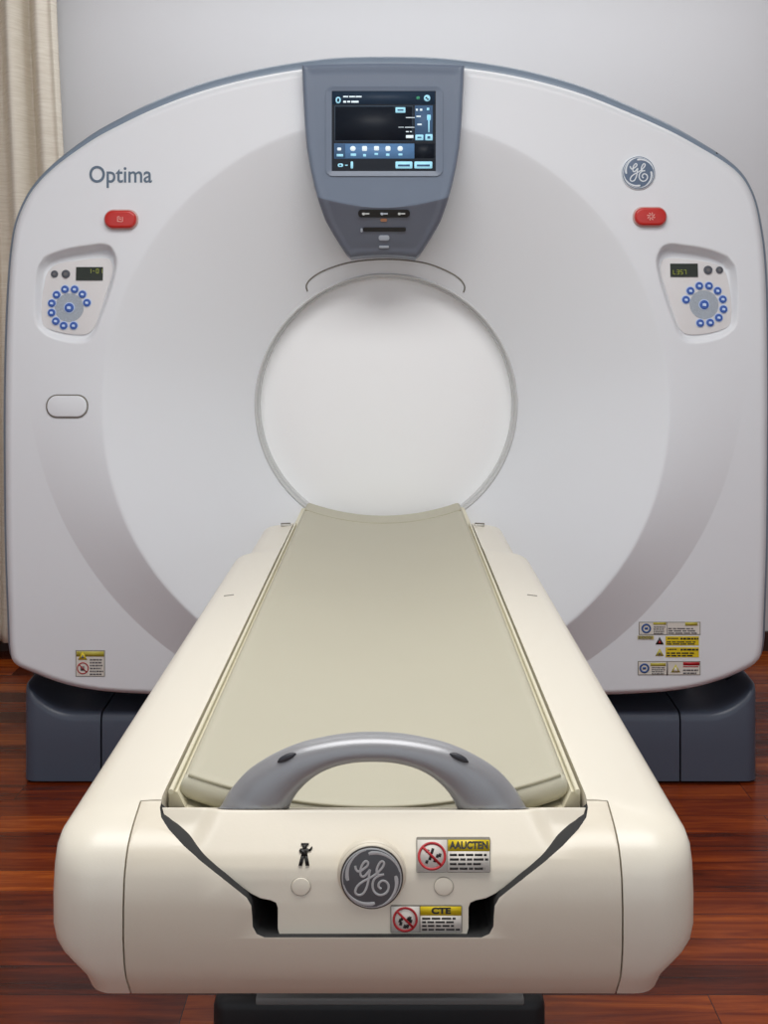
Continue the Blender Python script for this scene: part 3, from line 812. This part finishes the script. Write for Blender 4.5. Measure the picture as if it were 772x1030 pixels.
for sg in (0,1):
    def nearest(px,py):
        X=W(px,py,1.2); return min(range(len(HP)),key=lambda k:(HP[k][0]-X[0])**2+(HP[k][1]-X[2])**2)
    k0,k1=(nearest(277,776),nearest(296,764)) if sg==0 else (nearest(454,764),nearest(473,776))
    pts=[]
    for k in range(k0,k1+1):
        x,z,w,d=HP[k]; tx,tz=HP[k+1][0]-HP[k-1][0],HP[k+1][1]-HP[k-1][1]; l=math.hypot(tx,tz)
        pts.append((x-tz/l*w*.80,1.2355-d*.66,z+tx/l*w*.80))
    N=len(pts); rr=[.0036*math.sqrt(max(.02,1-(2*k/(N-1)-1)**2)) for k in range(N)]
    tube('handle_slot',pts,rr,M['slot'],Hd,n=10)
# badge and marks on the end panel (which leans slightly)
def pf(x,z): return front(x,z)
def on(px,py):
    x,z=onf(px,py); return x,front(x,z),z
x,y,z=on(373.8,879)
b2=badge('round_badge',x,z,30.0*y/F,y-.0035,T,M['badge'],M['mark'],M['panelcream']); b2['label']='dark grey round badge with pale script letters GE'
plate('badge_boss',circle(x,z,34.5*y/F,72),y+.004,.0085,M['panelcream'],b2,.003)
for px,py in ((302.5,891.5),(446,891.5)):
    x,y,z=on(px,py)
    k=plate('screw_cap',circle(x,z,10.2*y/F,36,.86),y+.003,.0036,M['capring'],EP,.0003,yf=lambda a,b,y=y:front(a,b)-y)
    plate('cap_face',circle(x,z,9.4*y/F,36,.86),y+.003,.0044,M['panelcream'],k,.0008,yf=lambda a,b,y=y:front(a,b)-y)
# person pictogram
mb=MB(); x,y,z=on(306,859); s=1.0/1000; pyf=lambda a,b: front(a,b)-y0_; y0_=y
y-=.001
mb.plate(circle(x,z+.0056,.0024,16,.8),y+.004,.005,yf=pyf); mb.plate(rect(x-.0040,z+.0066,x+.0040,z+.0074),y+.004,.0051,yf=pyf)
Z_=lambda pts:[(x+a*s,z+b*s*.76) for a,b in pts]
mb.plate(Z_([(-3.2,5),(3.2,5),(5.8,3.2),(8,6),(7,7),(5.6,5),(3,3.4),(3.1,-1),(-3.1,-1),(-2.8,3),(-4,1.4),(-5.6,3.2),(-4.6,5)]),y+.004,.005,yf=pyf)
mb.plate(Z_([(-3.1,0),(.3,0),(-1.6,-10.5),(-5.4,-10.5)]),y+.004,.005,yf=pyf); mb.plate(Z_([(-.3,0),(3.1,0),(5.6,-10.5),(2.0,-10.5)]),y+.004,.005,yf=pyf)
mb.build('person_mark',M['ink'],EP,0)
_par=T
def shift_to_panel(o,px0,py0,px1,py1):
    pass
xa,ya,za=on(456,861); y1_=ya; S1=sticker_caution(418.5,843.5,493,877.5,ya,'AAUCTEN',3,split=.42); S1['label']='larger warning label with yellow header'
xa,ya,za=on(431,924); y2_=ya; S2=sticker_caution(392.5,910.5,464.5,938,ya,'CTE',5,split=.41); S2['label']='smaller warning label below the badge'
def lean(S,Y0,pt,pb,px,push):
    Yt=on(px,pt)[1]-push; Yb=on(px,pb)[1]-push
    def go(o):
        for v in o.data.vertices:
            f=Y0/F; py=CY-(v.co.z-CAMZ)/f; qx=CX+(v.co.x-CAMX)/f; d=v.co.y-Y0
            Y=Yt+(Yb-Yt)*(py-pt)/(pb-pt); a=W(qx,py,Y); v.co=(a[0],a[1]+d,a[2])
        for c in o.children: go(c)
    go(S)
lean(S1,y1_,843.5,877.5,456,.0025); lean(S2,y2_,910.5,938,431,.0006)
# ---- cradle (trough under the pad)
def ztop(x,c=.692,e=.731,w=.215): return c+(e-c)*(min(1.15,abs(x)/w))**2
def cradle():
    vs=[];fs=[]; NX=48; ys=[1.259,1.27,2.0,3.0,3.205]
    xs=[-.2265+.453*i/NX for i in range(NX+1)]
    for y in ys:
        for x in xs:
            z=.652+.045*(abs(x)/.217)**2 if abs(x)<.217 else .712
            vs.append((x,y,z))
        for x in xs[::-1]: vs.append((x,y,.642 if abs(x)<.18 else .65))
    n=2*(NX+1)
    for k in range(len(ys)-1):
        for i in range(n): j=(i+1)%n; fs.append((k*n+i,k*n+j,(k+1)*n+j,(k+1)*n+i))
    fs.append(tuple(range(n))[::-1]); fs.append(tuple((len(ys)-1)*n+i for i in range(n)))
    return mesh('cradle',vs,fs,M['cradle'],T,40)
cradle()
for s in (-1,1):
    tube('cradle_edge',[(s*.2225,1.25,.7155),(s*.2225,2.92,.7155)],.003,M['cradle'],T)
    # fittings on the far end of the side covers
    x=s*.245; rbox('end_latch',x-.013,x+.013,2.895,2.91,.712,.7185,.002,M['steel'],T)
    tube('latch_pin',[(s*.258,2.90,.7185),(s*.234,2.90,.7195)],.0025,M['seam'],T)
    x=s*.288; tube('slot_mark',[(s*.278,2.17,.7121),(s*.297,2.17,.7098)],.0013,M['seam'],T)
# ---- pedestal and floor plate
rbox('pedestal',-.2,.2,1.95,2.75,.13,.56,.03,M['black'],T)
rbox('floor_plate',-.272,.272,1.86,3.0,0,.128,.02,M['black'],T)
rbox('plate_trim',-.20,.235,1.852,2.2,.122,.134,.003,M['greyedge'],T)
# ================================================================ PAD
def pad():
    NX,NY=70,120; y0,y1=1.268,3.2; w=.215; th=.034; vs=[];fs=[]
    def sp(n,a,b,r):  # finer near ends
        out=[a+r*(1-math.cos(PI/2*k/6)) for k in range(6)]+[a+r+(b-a-2*r)*k/(n-12) for k in range(n-11)]+[b-r*(1-math.cos(PI/2*k/6)) for k in range(5,-1,-1)]
        return out
    xs=sp(NX,-w,w,th/2); ys=sp(NY,y0,y1,th/2); nx,ny=len(xs),len(ys)
    rr=th/2
    def half(d): d=min(d,rr); return math.sqrt(max(0,rr*rr-(rr-d)**2))
    for sgn in (1,-1):
        for y in ys:
            for x in xs:
                dx=w-abs(x); dy=min(y-y0,y1-y)
                h=min(half(dx),half(dy))
                zc=ztop(x)-rr
                vs.append((x,y,zc+sgn*h))
    o=nx*ny
    for j in range(ny-1):
        for i in range(nx-1):
            a=j*nx+i; fs.append((a,a+1,a+nx+1,a+nx)); fs.append((o+a,o+a+nx,o+a+nx+1,o+a+1))
    me=bpy.data.meshes.new('table_pad'); me.from_pydata(vs,[],fs)
    bm=bmesh.new(); bm.from_mesh(me); bmesh.ops.remove_doubles(bm,verts=bm.verts,dist=1e-5); bmesh.ops.recalc_face_normals(bm,faces=bm.faces); bm.to_mesh(me); bm.free()
    return finish('mattress',me,M['pad'],PD,0)
PD=empty('table_pad',(0,2.2,.68),'beige vinyl mattress pad lying curved in the trough of the patient table','mattress pad')
pd=pad()
def arcpts(y,dz=.0,w=.203): return [(x,y,ztop(x)+dz) for x in [w*(2*i/40-1) for i in range(41)]]
y=1.268; a=arcpts(1.274,-.003,.207); b=[(.2095,1.28+(3.19-1.28)*k/40,ztop(.2095)-.006) for k in range(41)]
tube('piping',a,.0019,M['piping'],PD)
for s in (-1,1): tube('piping',[(s*p[0],p[1],p[2]) for p in b],.0018,M['piping'],PD)
tube('end_seam',arcpts(3.06,-.0005,.208),.0022,M['piping'],PD)
# ================================================================ BASE
def base_piece(poly,y0,y1,name='base_cover'):
    vs,fs=plate_data(poly,y1,y1-y0,.012,4); return mesh(name,vs,fs,M['base'],G,40)
YBF=3.05
def bz(px,py): return XZ(px,py,YBF)
fl=W(0,788,YBF)[2]
for s in (-1,1):
    def X(px): 
        x=bz(px,0)[0]-GX; return GX+(x if s<0 else -x)
    xo=bz(22.5,0)[0]-GX if s<0 else -(bz(763,0)[0]-GX)
    def piece(u0,u1,cap0,n=40):
        # u: distance inwards from the outer side; columns of a fixed depth profile
        us=[u0+(u1-u0)*((k/n)**1.6) for k in range(n+1)]; vs=[];fs=[]
        for u in us:
            h=.187+.085*max(0,1-u/.14)**2.2
            e=u-u0; 
            ye=(.035-math.sqrt(max(0,.035**2-(.035-e)**2))) if (cap0 and e<.035) else 0
            hz=(.020-math.sqrt(max(0,.020**2-(.020-e)**2))) if (cap0 and e<.020) else 0
            h-=hz; x=GX+s*(-xo-u) if s<0 else GX+(-xo-u)
            for y,z in ((0,.006),(0,.10),(0,h-.024),(.0015,h-.015),(.006,h-.006),(.012,h-.002),(.020,h),(.10,h+.004),(.30,h+.008),(.70,h+.008),(.70,.006)):
                vs.append((x,YBF+min(.7,y+(ye if y<.1 else 0)),z))
        m=11
        for k in range(n):
            for r in range(m): r2=(r+1)%m; fs.append((k*m+r,k*m+r2,(k+1)*m+r2,(k+1)*m+r))
        fs.append(tuple(range(m))); fs.append(tuple(n*m+r for r in range(m)))
        mesh('base_cover',vs,fs,M['base'],G,40)
    piece(0,.2075,True); piece(.2125,.80,False,12)
    rbox('base_gap_shadow',min(X(26),X(330)),max(X(26),X(330)),YBF+.02,3.74,0,.008,.001,M['black'],G)  # black slab standing in for the shadow line under the base
    # top of the outer wall sweeps up behind the front edge
    xa=X(23); xb=X(36)
    rbox('tilt_support',min(X(60),X(200)),max(X(60),X(200)),3.30,3.7,.18,.40,.01,M['black'],G)
    x=X(17); zk=bz(0,697)[1]; tube('levelling_knob',[(x,3.2,zk),(X(30),3.2,zk)],.012,M['black'],G,n=12)
# ---- small labels on the gantry
def lbl(name,px0,py0,px1,py1,m,edge=None):
    Y=YG; a=XZ(px0,py1,Y); b=XZ(px1,py0,Y)
    o=plate(name,rect(a[0],a[1],b[0],b[1]),Y+.001,.002,edge or M['labedge'],G)
    e=.0018
    plate('label_field',rect(a[0]+e,a[1]+e,b[0]-e,b[1]-e),Y-.0009,.0004,m,o)
    return o
def r_(px0,py0,px1,py1): a=XZ(px0,py1,YG); b=XZ(px1,py0,YG); return rect(a[0],a[1],b[0],b[1])
def tri(mb,cx,cy,s,y): 
    x,z=XZ(cx,cy,YG); k=s*YG/F; mb.plate([(x-k,z-k*.8),(x+k,z-k*.8),(x,z+k)],y,.0005)
def lines_px(mb,a,b,c,d,n,y,seed): 
    p=r_(a,b,c,d); return lines(mb,p[0][0],p[0][1],p[2][0],p[2][1],n,y,.0004,.55,seed)
yy=YG-.0013
o=lbl('safety_label',76,654,105.5,680.5,M['label'])
MB().plate(r_(77,655,104.7,660.3),yy,.0003).build('label_header',M['yellow2'],o,0)
mb=MB(); tri(mb,83.2,659.8,4.6,yy-.0002); mb.build('warning_triangle',M['yellow'],o,0)
mb=MB(); tri(mb,83.2,660.3,2,yy-.0007); lines_px(mb,90.5,662,104,679.5,6,yy,11); mb.plate(r_(81,670,85,674.5),yy,.0004); mb.build('label_text',M['ink2'],o,0)
x,z=XZ(83.4,672,YG); ban(o,x,z,.0155,yy-.0004)
o['label']='small square warning label near the lower left corner'
def disc_sign(par,px,py,r,m):
    x,z=XZ(px,py,YG); mb=MB(); k=r*YG/F
    mb.add(*frame_data(circle(x,z,k,28),circle(x,z,k*.62,28),yy-.0006,yy-.0006,yy)); mb.build('mandatory_sign',m,par,0)
    MB().plate(rect(x-k*.35,z-k*.25,x+k*.35,z+k*.25),yy,.0004).build('pictogram',m,par,0)
o=lbl('safety_label',642,625.5,704,638.5,M['label']); o['label']='top warning label in the group on the lower right'
disc_sign(o,649.5,632,4.9,M['sblue'])
MB().plate(r_(656.5,626,669.5,628.3),yy,.0004).plate(r_(688.5,625.8,701,629.2),yy,.0004).build('label_header',M['yellow2'],o,0)
mb=MB(); lines_px(mb,657,629.5,669,638,4,yy,21); lines_px(mb,671.5,631,702,637.8,3,yy,22); mb.plate(r_(670.2,626,670.7,638),yy,.0004); mb.build('label_text',M['ink2'],o,0)
for k,(y0,y1,tm) in enumerate(((640,649,'ink'),(651,661,'s_gr'))):
    o=lbl('safety_label',669,y0,702.5,y1,M['yellow'],M['yellow']); o['label']=('upper' if k==0 else 'lower')+' yellow warning label on the lower right'
    mb=MB(); lines_px(mb,684,y0+.6,702,y0+4,1,yy,31+k); lines_px(mb,670,y0+4.6,701,y1-.4,2,yy,41+k); lines_px(mb,671,y0+1,682,y0+3,1,yy,51+k); mb.build('label_text',M['ink'],o,0)
    mb=MB(); tri(mb,663,(y0+y1)/2+.3,4.2,yy+.0008); t=mb.build('warning_triangle',M['ink'] if k==0 else M['yellow2'],o,0)
    mb=MB(); tri(mb,663,(y0+y1)/2+1,1.6,yy-.0004); mb.build('triangle_mark',M['sred'] if k==0 else M['ink2'],o,0)
o=lbl('safety_label',640.5,638.8,657.5,643.5,M['yellow2'],M['label']); mb=MB(); lines_px(mb,641.5,639.3,657,643.1,3,yy,61).build('label_text',M['ink2'],o,0); o['label']='narrow olive label strip on the lower right'
o=lbl('safety_label',641,665,704,679,M['label']); o['label']='bottom warning label in the group on the lower right'
disc_sign(o,647.6,672,5,M['sblue'])
MB().plate(r_(653.8,666.8,669.2,669.8),yy,.0004).build('label_header',M['yellow2'],o,0)
MB().plate(r_(686.5,665.8,703,669.2),yy,.0004).plate(r_(686.5,670,702,671),yy,.0004).build('label_header',M['sred'],o,0)
mb=MB(); lines_px(mb,655,670.5,669,678.5,4,yy,71); lines_px(mb,686.5,672.5,702,678.5,2,yy,72); mb.plate(r_(670,665.5,671.3,679),yy,.0004); mb.build('label_text',M['ink2'],o,0)
mb=MB(); tri(mb,679,672.5,4.6,yy); mb.build('warning_triangle',M['yellow2'],o,0)
mb=MB(); tri(mb,679,673,2.6,yy-.0006); mb.build('triangle_mark',M['label'],o,0)
# ================================================================ LIGHT, CAMERA
def area(name,loc,sx,sy,e,rot,colr=(1,1,1)):
    l=bpy.data.lights.new(name,'AREA'); l.shape='RECTANGLE'; l.size=sx; l.size_y=sy; l.energy=e; l.color=colr
    o=bpy.data.objects.new(name,l); o.location=loc; o.rotation_euler=rot; col.objects.link(o); return o
area('overhead_light',(0,1.3,ZC-.03),2.0,1.2,47,(0,0,0),(1,.995,.98))
area('overhead_light',(.2,3.75,ZC-.03),2.8,.4,12,(0,0,0),(.98,.99,1))  # unseen lamp added behind the gantry to brighten the back wall
w=bpy.data.worlds.new('World'); bpy.context.scene.world=w; w.use_nodes=True
bg=w.node_tree.nodes['Background']; bg.inputs[0].default_value=(.86,.93,1,1); bg.inputs[1].default_value=.93
cam=bpy.data.cameras.new('camera'); co=bpy.data.objects.new('camera',cam); col.objects.link(co)
co.location=(CAMX,0,CAMZ); co.rotation_euler=(PI/2,0,0)
cam.sensor_fit='VERTICAL'; cam.sensor_height=36; cam.sensor_width=27; cam.lens=F*36/1030
cam.shift_x=-5/1030; cam.shift_y=-190/1030; cam.clip_start=.05
sc=bpy.context.scene; sc.camera=co
sc.view_settings.view_transform='Standard'; sc.view_settings.look='None'; sc.view_settings.gamma=1; sc.view_settings.exposure=0
